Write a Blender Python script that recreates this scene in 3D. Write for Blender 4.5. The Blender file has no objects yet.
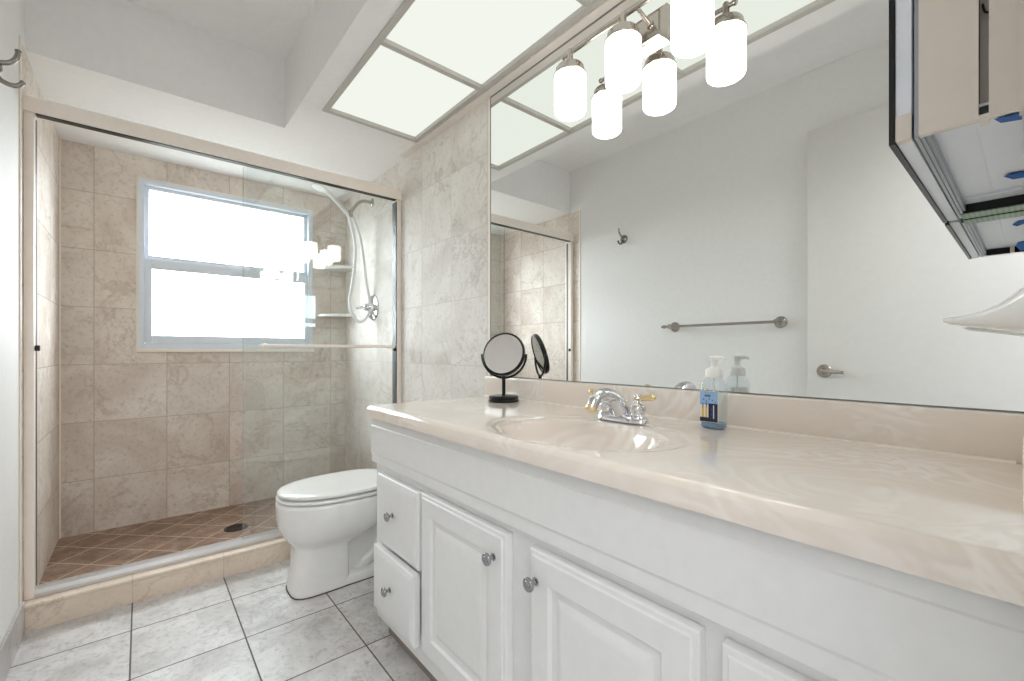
import bpy, bmesh, math, random
from mathutils import Vector, Matrix

random.seed(7)
scene = bpy.context.scene
COL = scene.collection
PI = math.pi

# ------------------------------------------------------------------ camera, sky, exposure
YAW = math.radians(40.14)
cam_data = bpy.data.cameras.new('camera')
cam = bpy.data.objects.new('camera', cam_data)
COL.objects.link(cam)
cam.location = (0.0, 0.0, 1.05)
cam.rotation_euler = (PI / 2, 0, -YAW)
cam_data.sensor_fit = 'HORIZONTAL'
cam_data.sensor_width = 36.0
cam_data.lens = 36.0 * 439.83 / 1024.0
cam_data.shift_y = (351.56 - 340.5) / 1024.0
cam_data.clip_start = 0.01
cam_data.clip_end = 100
scene.camera = cam

scene.view_settings.view_transform = 'Standard'
scene.view_settings.look = 'None'
scene.view_settings.gamma = 1.0
scene.view_settings.use_curve_mapping = False
scene.view_settings.exposure = 0.1

world = bpy.data.worlds.new('overcast_sky')
scene.world = world
world.use_nodes = True
bg = world.node_tree.nodes['Background']
bg.inputs[0].default_value = (0.86, 0.93, 1.0, 1)
bg.inputs[1].default_value = 17.0
_wt = world.node_tree                      # bright overcast above the horizon, darker ground below it
_tc = _wt.nodes.new('ShaderNodeTexCoord'); _sx = _wt.nodes.new('ShaderNodeSeparateXYZ'); _cr = _wt.nodes.new('ShaderNodeValToRGB')
_wt.links.new(_tc.outputs['Generated'], _sx.inputs[0])
_mr = _wt.nodes.new('ShaderNodeMapRange'); _mr.inputs[1].default_value = -1; _mr.inputs[2].default_value = 1
_wt.links.new(_sx.outputs[2], _mr.inputs[0]); _wt.links.new(_mr.outputs[0], _cr.inputs[0])
_cr.color_ramp.elements[0].position = 0.46; _cr.color_ramp.elements[0].color = (0.17, 0.18, 0.17, 1)
_cr.color_ramp.elements[1].position = 0.51; _cr.color_ramp.elements[1].color = (0.90, 0.95, 1.0, 1)
_wt.links.new(_cr.outputs[0], bg.inputs[0])

PANEL_EMIT = 0.90
SHADE_EMIT = 5.0
BULB_EMIT = 5.0
HALL_WATTS = 40.0

def area_lamp(name, loc, rot, sx, sy, watts, color=(1, 1, 1)):
    l = bpy.data.lights.new(name, 'AREA')
    l.shape = 'RECTANGLE'; l.size = sx; l.size_y = sy
    l.energy = watts; l.color = color
    o = bpy.data.objects.new(name, l)
    COL.objects.link(o)
    o.location = loc; o.rotation_euler = rot
    return o

# sky portal just outside the shower window (guides the daylight sampling only)
portal = area_lamp('window_portal', (0.474, 3.56, 1.57), (-PI / 2, 0, 0), 1.0, 1.05, 1.0)
portal.data.cycles.is_portal = True
# added fill light, set in the unseen hallway behind the open bathroom doorway
hall_fill = area_lamp('hall_fill_light', (0.1, -0.95, 2.52), (0, 0, 0), 1.6, 1.1, HALL_WATTS, (0.96, 0.98, 1.0))

cy = scene.cycles
cy.use_denoising = True
cy.max_bounces = 14
cy.diffuse_bounces = 8
cy.glossy_bounces = 8
cy.transmission_bounces = 8
cy.transparent_max_bounces = 24
cy.sample_clamp_indirect = 6.0
cy.caustics_reflective = True        # the wall mirror throws light back into the room
cy.blur_glossy = 1.0
cy.caustics_refractive = False

# ------------------------------------------------------------------ materials
def lin(c):
    o = []
    for v in c:
        v = v / 255.0
        o.append(v / 12.92 if v <= 0.04045 else ((v + 0.055) / 1.055) ** 2.4)
    return (o[0], o[1], o[2], 1.0)

class NT:
    """tiny node-tree writer"""
    def __init__(self, name):
        self.m = bpy.data.materials.new(name)
        self.m.use_nodes = True
        self.t = self.m.node_tree
        self.t.nodes.clear()
        self.out = self.t.nodes.new('ShaderNodeOutputMaterial')
    def n(self, kind, **kw):
        nd = self.t.nodes.new(kind)
        for k, v in kw.items():
            setattr(nd, k, v)
        return nd
    def link(self, a, b):
        self.t.links.new(a, b)
    def put(self, sock, v):
        if hasattr(v, 'links'):
            self.link(v, sock)
        else:
            sock.default_value = v
    def math(self, op, a, b=None, c=None):
        nd = self.n('ShaderNodeMath', operation=op)
        self.put(nd.inputs[0], a)
        if b is not None: self.put(nd.inputs[1], b)
        if c is not None: self.put(nd.inputs[2], c)
        return nd.outputs[0]
    def mix(self, f, a, b, blend='MIX'):
        nd = self.n('ShaderNodeMix', data_type='RGBA', blend_type=blend)
        self.put(nd.inputs[0], f); self.put(nd.inputs[6], a); self.put(nd.inputs[7], b)
        return nd.outputs[2]
    def ramp(self, f, stops):
        nd = self.n('ShaderNodeValToRGB')
        e = nd.color_ramp.elements
        while len(e) < len(stops): e.new(0.5)
        for el, (p, c) in zip(e, stops):
            el.position = p; el.color = c
        self.put(nd.inputs[0], f)
        return nd.outputs[0]
    def noise(self, vec, scale, detail=4, rough=0.55, dist=0.0):
        nd = self.n('ShaderNodeTexNoise')
        self.put(nd.inputs['Vector'], vec)
        nd.inputs['Scale'].default_value = scale
        nd.inputs['Detail'].default_value = detail
        nd.inputs['Roughness'].default_value = rough
        nd.inputs['Distortion'].default_value = dist
        return nd.outputs[0]
    def pos(self):
        return self.n('ShaderNodeNewGeometry').outputs['Position']
    def bsdf(self, color, rough=0.5, metal=0.0, spec=0.5, coat=0.0, bump=None, bump_d=0.002, bump_s=0.5):
        p = self.n('ShaderNodeBsdfPrincipled')
        self.put(p.inputs['Base Color'], color)
        self.put(p.inputs['Roughness'], rough)
        p.inputs['Metallic'].default_value = metal
        p.inputs['Specular IOR Level'].default_value = spec
        p.inputs['Coat Weight'].default_value = coat
        p.inputs['Coat Roughness'].default_value = 0.05
        if bump is not None:
            b = self.n('ShaderNodeBump')
            b.inputs['Strength'].default_value = bump_s
            b.inputs['Distance'].default_value = bump_d
            self.put(b.inputs['Height'], bump)
            self.link(b.outputs[0], p.inputs['Normal'])
        self.link(p.outputs[0], self.out.inputs[0])
        return p

def plain(name, rgb, rough=0.5, metal=0.0, spec=0.5, coat=0.0, grain=0.0):
    t = NT(name)
    c = lin(rgb)
    f = t.noise(t.pos(), 35.0, 3)
    d = tuple(v * (0.95 - grain) for v in c[:3]) + (1,)
    e = tuple(min(1, v * (1.03 + grain)) for v in c[:3]) + (1,)
    t.bsdf(t.mix(f, d, e), rough, metal, spec, coat)
    return t.m

def tile_mat(name, ua, va, u0, v0, su, sv, light, mid, dark, vein, grout, gw=0.004, rot=False,
             rough=0.3, vein_amt=0.55, tone=0.12, vscale=2.6, coat=0.0, fine=0.35):
    t = NT(name)
    P = t.pos()
    s = t.n('ShaderNodeSeparateXYZ'); t.link(P, s.inputs[0])
    ax = {'x': s.outputs[0], 'y': s.outputs[1], 'z': s.outputs[2]}
    u, v = ax[ua], ax[va]
    if rot:
        a = t.math('MULTIPLY', t.math('ADD', u, v), 0.70711)
        b = t.math('MULTIPLY', t.math('SUBTRACT', v, u), 0.70711)
        u, v = a, b
    U = t.math('DIVIDE', t.math('SUBTRACT', u, u0), su)
    V = t.math('DIVIDE', t.math('SUBTRACT', v, v0), sv)
    fu = t.math('ABSOLUTE', t.math('SUBTRACT', t.math('FRACT', U), 0.5))
    fv = t.math('ABSOLUTE', t.math('SUBTRACT', t.math('FRACT', V), 0.5))
    mu = t.math('GREATER_THAN', fu, 0.5 - gw / su / 2)
    mv = t.math('GREATER_THAN', fv, 0.5 - gw / sv / 2)
    mask = t.math('MAXIMUM', mu, mv)
    cb = t.n('ShaderNodeCombineXYZ')
    t.link(t.math('FLOOR', U), cb.inputs[0]); t.link(t.math('FLOOR', V), cb.inputs[1])
    wn = t.n('ShaderNodeTexWhiteNoise', noise_dimensions='3D')
    t.link(cb.outputs[0], wn.inputs['Vector'])
    sc = t.n('ShaderNodeVectorMath', operation='SCALE'); t.link(wn.outputs['Color'], sc.inputs[0]); sc.inputs['Scale'].default_value = 9.0
    ad = t.n('ShaderNodeVectorMath', operation='ADD'); t.link(P, ad.inputs[0]); t.link(sc.outputs[0], ad.inputs[1])
    vec = ad.outputs[0]
    n1 = t.noise(vec, vscale, 6, 0.6, 0.9)
    base = t.ramp(n1, [(0.28, lin(dark)), (0.5, lin(mid)), (0.7, lin(light))])
    n2 = t.noise(vec, vscale * 0.9, 5, 0.62, 1.6)
    band = t.math('ABSOLUTE', t.math('SUBTRACT', n2, 0.5))
    vm = t.math('MULTIPLY', t.math('SUBTRACT', 1.0, t.math('MINIMUM', t.math('MULTIPLY', band, 32.0), 1.0)), vein_amt)
    n4 = t.noise(vec, 3.1, 2)
    vm = t.math('MULTIPLY', vm, t.math('MINIMUM', t.math('MAXIMUM', t.math('MULTIPLY', t.math('SUBTRACT', n4, 0.38), 5.0), 0.0), 1.0))
    col = t.mix(vm, base, lin(vein))
    n3 = t.noise(vec, 48.0, 5, 0.7, 0.4)
    fm = t.math('MULTIPLY', t.math('MAXIMUM', t.math('SUBTRACT', n3, 0.52), 0.0), fine * 4)
    col = t.mix(fm, col, lin(vein))
    tv = t.math('ADD', 1.0 - tone / 2, t.math('MULTIPLY', wn.outputs['Value'], tone))
    hs = t.n('ShaderNodeHueSaturation'); t.link(col, hs.inputs['Color']); t.link(tv, hs.inputs['Value'])
    col = t.mix(mask, hs.outputs[0], lin(grout))
    h = t.math('SUBTRACT', 1.0, mask)
    rg = t.math('ADD', rough, t.math('MULTIPLY', mask, 0.45))
    t.bsdf(col, rg, 0, 0.5, coat, bump=h, bump_d=0.0015, bump_s=0.6)
    return t.m

def glass_mat(name, tint, base=0.07, strength=1.0):
    t = NT(name)
    tr = t.n('ShaderNodeBsdfTransparent'); tr.inputs[0].default_value = tint
    gl = t.n('ShaderNodeBsdfGlossy'); gl.inputs['Roughness'].default_value = 0.0
    gl.inputs['Color'].default_value = (1, 1, 1, 1)
    lw = t.n('ShaderNodeLayerWeight'); lw.inputs[0].default_value = 0.5
    f5 = t.math('POWER', lw.outputs['Facing'], 5.0)
    f = t.math('ADD', base, t.math('MULTIPLY', f5, 0.9 * strength))
    back = t.n('ShaderNodeNewGeometry').outputs['Backfacing']
    f = t.math('MULTIPLY', f, t.math('SUBTRACT', 1.0, back))
    mx = t.n('ShaderNodeMixShader')
    t.link(f, mx.inputs[0]); t.link(tr.outputs[0], mx.inputs[1]); t.link(gl.outputs[0], mx.inputs[2])
    t.link(mx.outputs[0], t.out.inputs[0])
    return t.m

def mirror_mat(name, c=(0.90, 0.92, 0.91, 1), r=0.0):
    t = NT(name)
    gl = t.n('ShaderNodeBsdfGlossy'); gl.inputs['Roughness'].default_value = r
    gl.inputs['Color'].default_value = c
    t.link(gl.outputs[0], t.out.inputs[0])
    return t.m

def emit_mat(name, c, s):
    t = NT(name)
    e = t.n('ShaderNodeEmission'); e.inputs[0].default_value = c; e.inputs[1].default_value = s
    t.link(e.outputs[0], t.out.inputs[0])
    return t.m

M = {}
M['paint'] = plain('wall_paint_white', (234, 233, 231), 0.6, spec=0.3)
M['ceil'] = plain('ceiling_paint', (240, 239, 238), 0.75, spec=0.2)
M['door'] = plain('door_paint', (226, 224, 220), 0.4)
M['floor'] = tile_mat('floor_marble_tile', 'x', 'y', -0.028, 1.863, 0.3215, 0.3265, (226, 225, 224), (210, 208, 206), (186, 183, 181),
                      (160, 154, 150), (104, 96, 90), 0.005, rough=0.42, vein_amt=0.4, tone=0.04, vscale=6.0, fine=1.0)
BE = ((230, 223, 214), (217, 207, 196), (199, 184, 170), (158, 136, 118), (180, 168, 156))
M['tile_back'] = tile_mat('shower_back_tile', 'x', 'z', -0.203, 0.010, 0.3235, 0.3225, *BE, 0.0035, tone=0.09, vscale=2.4, vein_amt=0.38, rough=0.6, fine=0.7)
M['tile_side'] = tile_mat('shower_side_tile', 'y', 'z', 2.209, 0.010, 0.305, 0.3225, *BE, 0.0035, tone=0.07, vscale=2.4, vein_amt=0.38, rough=0.6, fine=0.7)
M['tile_right'] = tile_mat('right_wall_tile_lit', 'y', 'z', 2.209, 0.015, 0.305, 0.3225, (232, 228, 223), (223, 217, 210), (206, 198, 189), (172, 157, 144),
                           (204, 196, 188), 0.003, tone=0.04, vscale=2.6, vein_amt=0.45, rough=0.62, fine=0.6)  # the shower's beige tile again, lighter and greyer for this wall's light
M['curb'] = tile_mat('curb_tile', 'x', 'z', -0.028, -0.5, 0.3215, 2.0, (238, 224, 208), (230, 213, 195), (214, 195, 174),
                     (168, 144, 122), (210, 192, 172), 0.003, tone=0.06, vscale=3.0, vein_amt=0.3)
M['pan'] = tile_mat('shower_floor_tile', 'x', 'y', 2.085, 2.355, 0.165, 0.165, (178, 152, 134), (150, 123, 105), (118, 94, 80),
                    (100, 78, 66), (212, 192, 172), 0.006, rot=True, rough=0.5, tone=0.12, vscale=9.0, fine=0.9)
M['basetile'] = tile_mat('baseboard_tile', 'y', 'z', 2.189, -1, 0.3265, 3.0, (206, 204, 202), (186, 184, 182), (164, 160, 158),
                         (140, 136, 132), (150, 146, 142), 0.003, tone=0.04, vscale=4.0)
M['bullnose'] = plain('cream_edge_trim', (240, 230, 215), 0.35)
M['white_lacquer'] = plain('white_cabinet_paint', (236, 236, 235), 0.32)
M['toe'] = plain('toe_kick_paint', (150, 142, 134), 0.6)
M['porcelain'] = plain('white_porcelain', (238, 237, 235), 0.08, coat=0.5)
M['seat'] = plain('white_seat_plastic', (238, 237, 235), 0.2)
M['chrome'] = plain('polished_chrome', (225, 225, 228), 0.06, 1.0)
M['knob'] = plain('darkened_chrome', (168, 168, 170), 0.12, 1.0)  # chrome darkened to stand in for darker reflections on the knobs
M['brass'] = plain('polished_brass', (236, 218, 172), 0.12, 1.0)
M['nickel'] = plain('brushed_nickel', (178, 171, 163), 0.22, 1.0)
M['hooknickel'] = plain('dark_nickel', (150, 145, 138), 0.22, 1.0)
M['champagne'] = plain('champagne_aluminium', (248, 238, 228), 0.4, 0.05)
M['track'] = plain('silver_aluminium', (214, 212, 210), 0.35, 0.7)
M['rubber'] = plain('dark_rubber', (24, 25, 26), 0.5)
M['gasket'] = plain('dark_grey_gasket', (92, 96, 98), 0.4)
M['black'] = plain('satin_black_metal', (8, 8, 9), 0.3, spec=0.35)
M['white_plastic'] = plain('white_plastic', (236, 236, 234), 0.3)
M['pump'] = plain('milky_pump_plastic', (246, 246, 243), 0.3)
M['winframe'] = plain('window_aluminium', (222, 229, 238), 0.4)
M['mirror'] = mirror_mat('wall_mirror_silver')
M['mirror_small'] = mirror_mat('small_mirror_silver', (0.88, 0.86, 0.85, 1))
M['mirror_edge'] = plain('mirror_edge', (140, 142, 138), 0.3)
M['glass'] = glass_mat('shower_glass', (0.968, 0.980, 0.977, 1), 0.075)
M['glass_edge'] = glass_mat('polished_glass_edge', (0.80, 0.86, 0.83, 1), 0.30)
M['pane'] = glass_mat('window_glass', (0.97, 0.98, 0.98, 1), 0.06)
M['bottle'] = glass_mat('clear_plastic', (0.90, 0.935, 0.95, 1), 0.05)
M['bluesoap'] = plain('blue_soap', (120, 150, 178), 0.15)
M['panel'] = emit_mat('frosted_light_diffuser', (0.93, 0.955, 0.87, 1), PANEL_EMIT)
M['bulb'] = emit_mat('lamp_bulb', (1.0, 0.93, 0.84, 1), BULB_EMIT)
M['hall'] = plain('hall_paint', (226, 226, 228), 0.7)
M['hallfloor'] = plain('hall_floor', (178, 176, 176), 0.5)
M['tbar'] = plain('ceiling_grid_paint', (190, 186, 180), 0.5)
M['trimpaint'] = plain('ceiling_trim_paint', (228, 220, 212), 0.5)
M['steel'] = plain('beige_cabinet_side', (212, 202, 192), 0.35)
M['cabwhite'] = plain('cabinet_white_metal', (218, 222, 228), 0.35)
M['cabgrey'] = plain('cabinet_grey_metal', (150, 154, 160), 0.3, 0.5)
M['tape'] = plain('blue_painters_tape', (28, 92, 168), 0.7)
M['bronze'] = plain('dark_bronze', (70, 60, 50), 0.35, 0.8)
M['hose'] = plain('white_hose', (240, 240, 240), 0.25)
M['caulk'] = plain('brown_caulk', (92, 74, 58), 0.8)
M['drain'] = plain('dark_drain_metal', (70, 66, 62), 0.3, 0.9)

def shade_mat():
    t = NT('opal_glass_shade')
    tl = t.n('ShaderNodeBsdfTranslucent'); tl.inputs[0].default_value = (0.95, 0.92, 0.9, 1)
    df = t.n('ShaderNodeBsdfPrincipled'); df.inputs['Base Color'].default_value = (0.9, 0.88, 0.86, 1); df.inputs['Roughness'].default_value = 0.2
    mx = t.n('ShaderNodeMixShader'); mx.inputs[0].default_value = 0.5
    t.link(tl.outputs[0], mx.inputs[1]); t.link(df.outputs[0], mx.inputs[2])
    e = t.n('ShaderNodeEmission'); e.inputs[0].default_value = (1.0, 0.95, 0.90, 1); e.inputs[1].default_value = SHADE_EMIT
    a = t.n('ShaderNodeAddShader'); t.link(mx.outputs[0], a.inputs[0]); t.link(e.outputs[0], a.inputs[1])
    t.link(a.outputs[0], t.out.inputs[0])
    return t.m
M['shade'] = shade_mat()

def green_glass():
    t = NT('green_glass_edge')
    w = t.n('ShaderNodeTexWave', bands_direction='Y'); t.link(t.pos(), w.inputs['Vector'])
    w.inputs['Scale'].default_value = 45; w.inputs['Distortion'].default_value = 0.4
    t.bsdf(t.mix(w.outputs[0], lin((66, 104, 62)), lin((98, 138, 92))), 0.3)
    return t.m
M['green'] = green_glass()

def counter_mat():
    t = NT('cultured_marble_cream')
    P = t.pos()
    mp = t.n('ShaderNodeMapping'); t.link(P, mp.inputs['Vector']); mp.inputs['Scale'].default_value = (1.5, 1.0, 1.5)
    n = t.noise(mp.outputs[0], 2.6, 3, 0.5, 2.2)
    st = t.math('SINE', t.math('MULTIPLY', n, 58.0))
    st = t.math('ADD', 0.5, t.math('MULTIPLY', st, 0.5))
    n2 = t.noise(P, 3.4, 3, 0.5, 0.8)
    msk = t.math('MINIMUM', t.math('MAXIMUM', t.math('MULTIPLY', t.math('SUBTRACT', n2, 0.42), 4.0), 0.0), 1.0)
    f = t.math('MULTIPLY', st, msk)
    base = t.mix(t.noise(P, 4.0, 4), lin((230, 218, 206)), lin((236, 226, 216)))
    col = t.mix(t.math('MULTIPLY', f, 0.9), base, lin((245, 239, 233)))
    t.bsdf(col, 0.08, 0, 0.5, 0.3)
    return t.m
M['counter'] = counter_mat()

# ------------------------------------------------------------------ mesh helpers
def new_bm():
    return bmesh.new()

def add_box(bm, x0, x1, y0, y1, z0, z1, bev=0.0, seg=2, mi=0):
    co = [(x0, y0, z0), (x1, y0, z0), (x1, y1, z0), (x0, y1, z0), (x0, y0, z1), (x1, y0, z1), (x1, y1, z1), (x0, y1, z1)]
    v = [bm.verts.new(c) for c in co]
    fs = [bm.faces.new([v[i] for i in f]) for f in ((0, 3, 2, 1), (4, 5, 6, 7), (0, 1, 5, 4), (1, 2, 6, 5), (2, 3, 7, 6), (3, 0, 4, 7))]
    for f in fs: f.material_index = mi
    if bev > 0:
        es = list({e for f in fs for e in f.edges})
        bmesh.ops.bevel(bm, geom=es, offset=bev, segments=seg, profile=0.5, affect='EDGES')
    return bm

def add_rings(bm, rings, cap0=True, cap1=True, mi=0):
    """skin a list of closed rings (lists of points)"""
    vr = [[bm.verts.new(p) for p in r] for r in rings]
    n = len(rings[0])
    for a, b in zip(vr[:-1], vr[1:]):
        for i in range(n):
            f = bm.faces.new([a[i], a[(i + 1) % n], b[(i + 1) % n], b[i]]); f.material_index = mi
    if cap0: bm.faces.new(list(reversed(vr[0]))).material_index = mi
    if cap1: bm.faces.new(vr[-1]).material_index = mi
    return vr

def frame_axes(d):
    d = Vector(d).normalized()
    up = Vector((0, 0, 1)) if abs(d.z) < 0.95 else Vector((1, 0, 0))
    a = d.cross(up).normalized(); b = a.cross(d).normalized()
    return a, b

def add_lathe(bm, origin, axis, prof, n=32, cap0=True, cap1=True, mi=0):
    """prof: list of (distance along axis, radius)"""
    o = Vector(origin); d = Vector(axis).normalized(); a, b = frame_axes(d)
    rings = []
    for h, r in prof:
        r = max(r, 1e-5)
        rings.append([o + d * h + (a * math.cos(2 * PI * i / n) - b * math.sin(2 * PI * i / n)) * r for i in range(n)])
    return add_rings(bm, rings, cap0, cap1, mi)

def smooth_path(pts, k=8):
    P = [Vector(p) for p in pts]
    out = []
    for i in range(len(P) - 1):
        p0 = P[max(i - 1, 0)]; p1 = P[i]; p2 = P[i + 1]; p3 = P[min(i + 2, len(P) - 1)]
        for j in range(k):
            t = j / k
            out.append(0.5 * ((2 * p1) + (p2 - p0) * t + (2 * p0 - 5 * p1 + 4 * p2 - p3) * t * t + (3 * p1 - p0 - 3 * p2 + p3) * t ** 3))
    out.append(P[-1])
    return out

def add_tube(bm, pts, r, n=12, smooth=0, r1=None, cap=True, mi=0, radii=None):
    P = smooth_path(pts, smooth) if smooth else [Vector(p) for p in pts]
    m = len(P)
    a, b = frame_axes(P[1] - P[0])
    rings = []
    for i, p in enumerate(P):
        t = (P[min(i + 1, m - 1)] - P[max(i - 1, 0)]).normalized()
        a = (a - t * a.dot(t)).normalized(); b = t.cross(a).normalized()
        f = i / (m - 1)
        if radii: 
            g = f * (len(radii) - 1); q = min(int(g), len(radii) - 2); rr = radii[q] + (radii[q + 1] - radii[q]) * (g - q)
        else:
            rr = r if r1 is None else r + (r1 - r) * f
        rings.append([p + (a * math.cos(2 * PI * k / n) + b * math.sin(2 * PI * k / n)) * rr for k in range(n)])
    return add_rings(bm, rings, cap, cap, mi)

def add_sphere(bm, c, r, sx=1, sy=1, sz=1, seg=20, rings=12):
    mat = Matrix.Translation(Vector(c)) @ Matrix.Diagonal((sx, sy, sz, 1))
    bmesh.ops.create_uvsphere(bm, u_segments=seg, v_segments=rings, radius=r, matrix=mat)

def obj(name, bm, mat, parent=None, smooth=True, angle=35):
    bmesh.ops.recalc_face_normals(bm, faces=bm.faces[:])
    me = bpy.data.meshes.new(name)
    bm.to_mesh(me); bm.free()
    for m in (mat if isinstance(mat, (list, tuple)) else [mat]):
        me.materials.append(m)
    if smooth:
        me.polygons.foreach_set('use_smooth', [True] * len(me.polygons))
        try:
            me.set_sharp_from_angle(angle=math.radians(angle))
        except Exception:
            pass
    o = bpy.data.objects.new(name, me)
    COL.objects.link(o)
    if parent is not None:
        o.parent = parent
        if parent.type == 'EMPTY':            # part meshes are written in room coordinates
            o.matrix_parent_inverse = Matrix.Translation(-parent.location)
    return o

def tag(o, label, cat, group=None):
    o['label'] = label; o['category'] = cat
    if group: o['group'] = group
    return o

def thing(name, loc, label, cat, group=None):
    o = bpy.data.objects.new(name, None)
    o.empty_display_size = 0.05
    COL.objects.link(o); o.location = loc
    return tag(o, label, cat, group)

def struct(name, bm, mat, parent=None, smooth=False, angle=35):
    o = obj(name, bm, mat, parent, smooth, angle)
    if parent is None: o['kind'] = 'structure'
    return o

def boxes(*bs, bev=0.0):
    bm = new_bm()
    for b in bs: add_box(bm, *b, bev=bev)
    return bm

# ------------------------------------------------------------------ dimensions (metres)
XL, XR = -0.341, 1.202          # left wall face, tile / mirror face of the right wall
YB = 3.413                      # shower back wall
YW = 0.003                      # room face of the wall the camera stands in
ZLOW, ZHIGH = 2.207, 2.55       # dropped ceiling, high ceiling
BX, SY = 0.569, 2.50            # beam side face, soffit front face
YC = 2.427                      # curb front
ZC = 0.852                      # countertop

# ------------------------------------------------------------------ room shell
struct('floor', boxes((-0.45, 1.33, -0.10, 2.56, -0.1, 0.0)), M['floor'])
struct('shower_floor', boxes((-0.45, 1.33, 2.53, 3.6, -0.1, 0.034)), M['pan'])
struct('wall_left', boxes((XL - 0.12, XL, -0.13, 2.392, -0.05, 2.7), (XL - 0.12, XL, 2.392, 2.56, ZLOW, 2.7)), M['paint'])
struct('wall_shower_left', boxes((XL - 0.12, XL, 2.392, 3.6, -0.05, ZLOW)), M['tile_side'])
struct('wall_right', boxes((XR + 0.006, XR + 0.14, -0.13, 1.578, -0.05, 2.7)), M['paint'])
struct('wall_tiled_right', boxes((XR, XR + 0.14, 1.578, 3.6, -0.05, 2.7)), M['tile_right'])
WX0, WX1, WZ0, WZ1 = -0.014, 0.962, 1.062, 2.079
struct('wall_back', boxes((XL - 0.12, WX0, YB, YB + 0.14, -0.05, 2.7), (WX1, XR + 0.14, YB, YB + 0.14, -0.05, 2.7),
                          (WX0, WX1, YB, YB + 0.14, -0.05, WZ0), (WX0, WX1, YB, YB + 0.14, WZ1, 2.7)), M['tile_back'])
DX0, DX1, DZ = -0.315, 0.46, 2.235
struct('wall_front', boxes((XL - 0.12, DX0, -0.12, YW, -0.05, 2.7), (DX1, XR + 0.14, -0.12, YW, -0.05, 2.7),
                           (DX0, DX1, -0.12, YW, DZ, 2.7)), M['paint'])
struct('ceiling', boxes((XL - 0.12, BX + 0.05, -0.13, 2.56, ZHIGH, ZHIGH + 0.12)), M['ceil'])
PX0, PX1, PY1 = 0.675, 1.151, 2.183
struct('ceiling_dropped', boxes(
    (XL - 0.12, XR + 0.14, SY, YB + 0.14, ZLOW, 2.7),
    (BX, PX0, -0.12, SY, ZLOW, 2.7),
    (PX1, XR + 0.14, -0.12, SY, ZLOW, 2.7),
    (PX0, PX1, PY1, SY, ZLOW, 2.7),
    (PX0, PX1, -0.12, 0.03, ZLOW, 2.7),
    (PX0, PX1, 0.03, PY1, 2.50, 2.7)), M['ceil'])
# hallway behind the doorway (closes the room behind the camera)
struct('floor_hall', boxes((-1.2, 1.5, -1.7, -0.10, -0.1, 0.0)), M['hallfloor'])
struct('ceiling_hall', boxes((-1.2, 1.5, -1.7, -0.12, 2.55, 2.67)), M['ceil'])
struct('wall_hall_back', boxes((-1.2, 1.5, -1.82, -1.7, -0.05, 2.7)), M['hall'])
struct('wall_hall_left', boxes((-1.3, -1.2, -1.82, -0.12, -0.05, 2.7)), M['hall'])
struct('wall_hall_right', boxes((1.5, 1.6, -1.82, -0.12, -0.05, 2.7)), M['hall'])
struct('wall_hall_near', boxes((-1.3, XL - 0.12, -0.13, -0.02, -0.05, 2.7), (XR + 0.14, 1.6, -0.13, -0.02, -0.05, 2.7)), M['hall'])

# curb with its rounded cap, baseboard, edge trims
bm = new_bm()
add_box(bm, XL, XR, YC, 2.545, 0, 0.088)
add_box(bm, XL, XR, YC - 0.010, 2.55, 0.088, 0.104, 0.005, 3)
struct('trim_1', bm, M['curb'], smooth=True)
struct('baseboard_left', boxes((XL, XL + 0.010, 0.003, YC - 0.004, 0, 0.122), bev=0.002), M['basetile'])
bm = new_bm()
add_box(bm, XL, XL + 0.005, 2.386, 2.400, 0.122, ZLOW, 0.002)
struct('trim_2', bm, M['bullnose'])                       # cream tile edge on the left wall
bm = new_bm()
add_box(bm, XR - 0.004, XR + 0.002, 1.576, 1.588, ZC + 0.001, ZLOW, 0.0015)
struct('trim_3', bm, M['bullnose'])                       # cream tile edge beside the mirror
bm = new_bm()
add_box(bm, XL, XL + 0.008, YB - 0.008, YB, 0.034, ZLOW, 0.002)
struct('trim_4', bm, M['bullnose'])                       # corner bead in the shower
# ceiling light grid
bm = new_bm()
for y in (PY1, 1.569, 0.955, 0.341, 0.035):
    add_box(bm, PX0 + 0.0121, PX1 - 0.0121, y - 0.012, y + 0.012, ZLOW - 0.0055, ZLOW + 0.012)
add_box(bm, PX0 - 0.012, PX0 + 0.012, 0.02, PY1 + 0.012, ZLOW - 0.006, ZLOW + 0.012)
add_box(bm, PX1 - 0.012, PX1 + 0.012, 0.02, PY1 + 0.012, ZLOW - 0.006, ZLOW + 0.012)
struct('trim_5', bm, M['tbar'])
bm = new_bm()
add_box(bm, PX1 + 0.0122, XR, 0.03, 2.40, ZLOW - 0.012, ZLOW + 0.002)
struct('trim_6', bm, M['trimpaint'])                      # flat strip between the light panels and the mirror wall
PL = ['frosted ceiling light panel nearest the shower soffit', 'second frosted ceiling light panel from the shower soffit',
      'third frosted ceiling light panel from the shower soffit', 'frosted ceiling light panel nearest the doorway wall']
ys = [PY1, 1.569, 0.955, 0.341, 0.035]
for i in range(4):
    bm = boxes((PX0 + 0.002, PX1 - 0.002, ys[i + 1] + 0.002, ys[i] - 0.002, ZLOW + 0.0125, ZLOW + 0.016))
    o = obj('light_panel', bm, M['panel'], smooth=False)
    tag(o, PL[i], 'ceiling light', 'frosted panels of the luminous ceiling')

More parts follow.
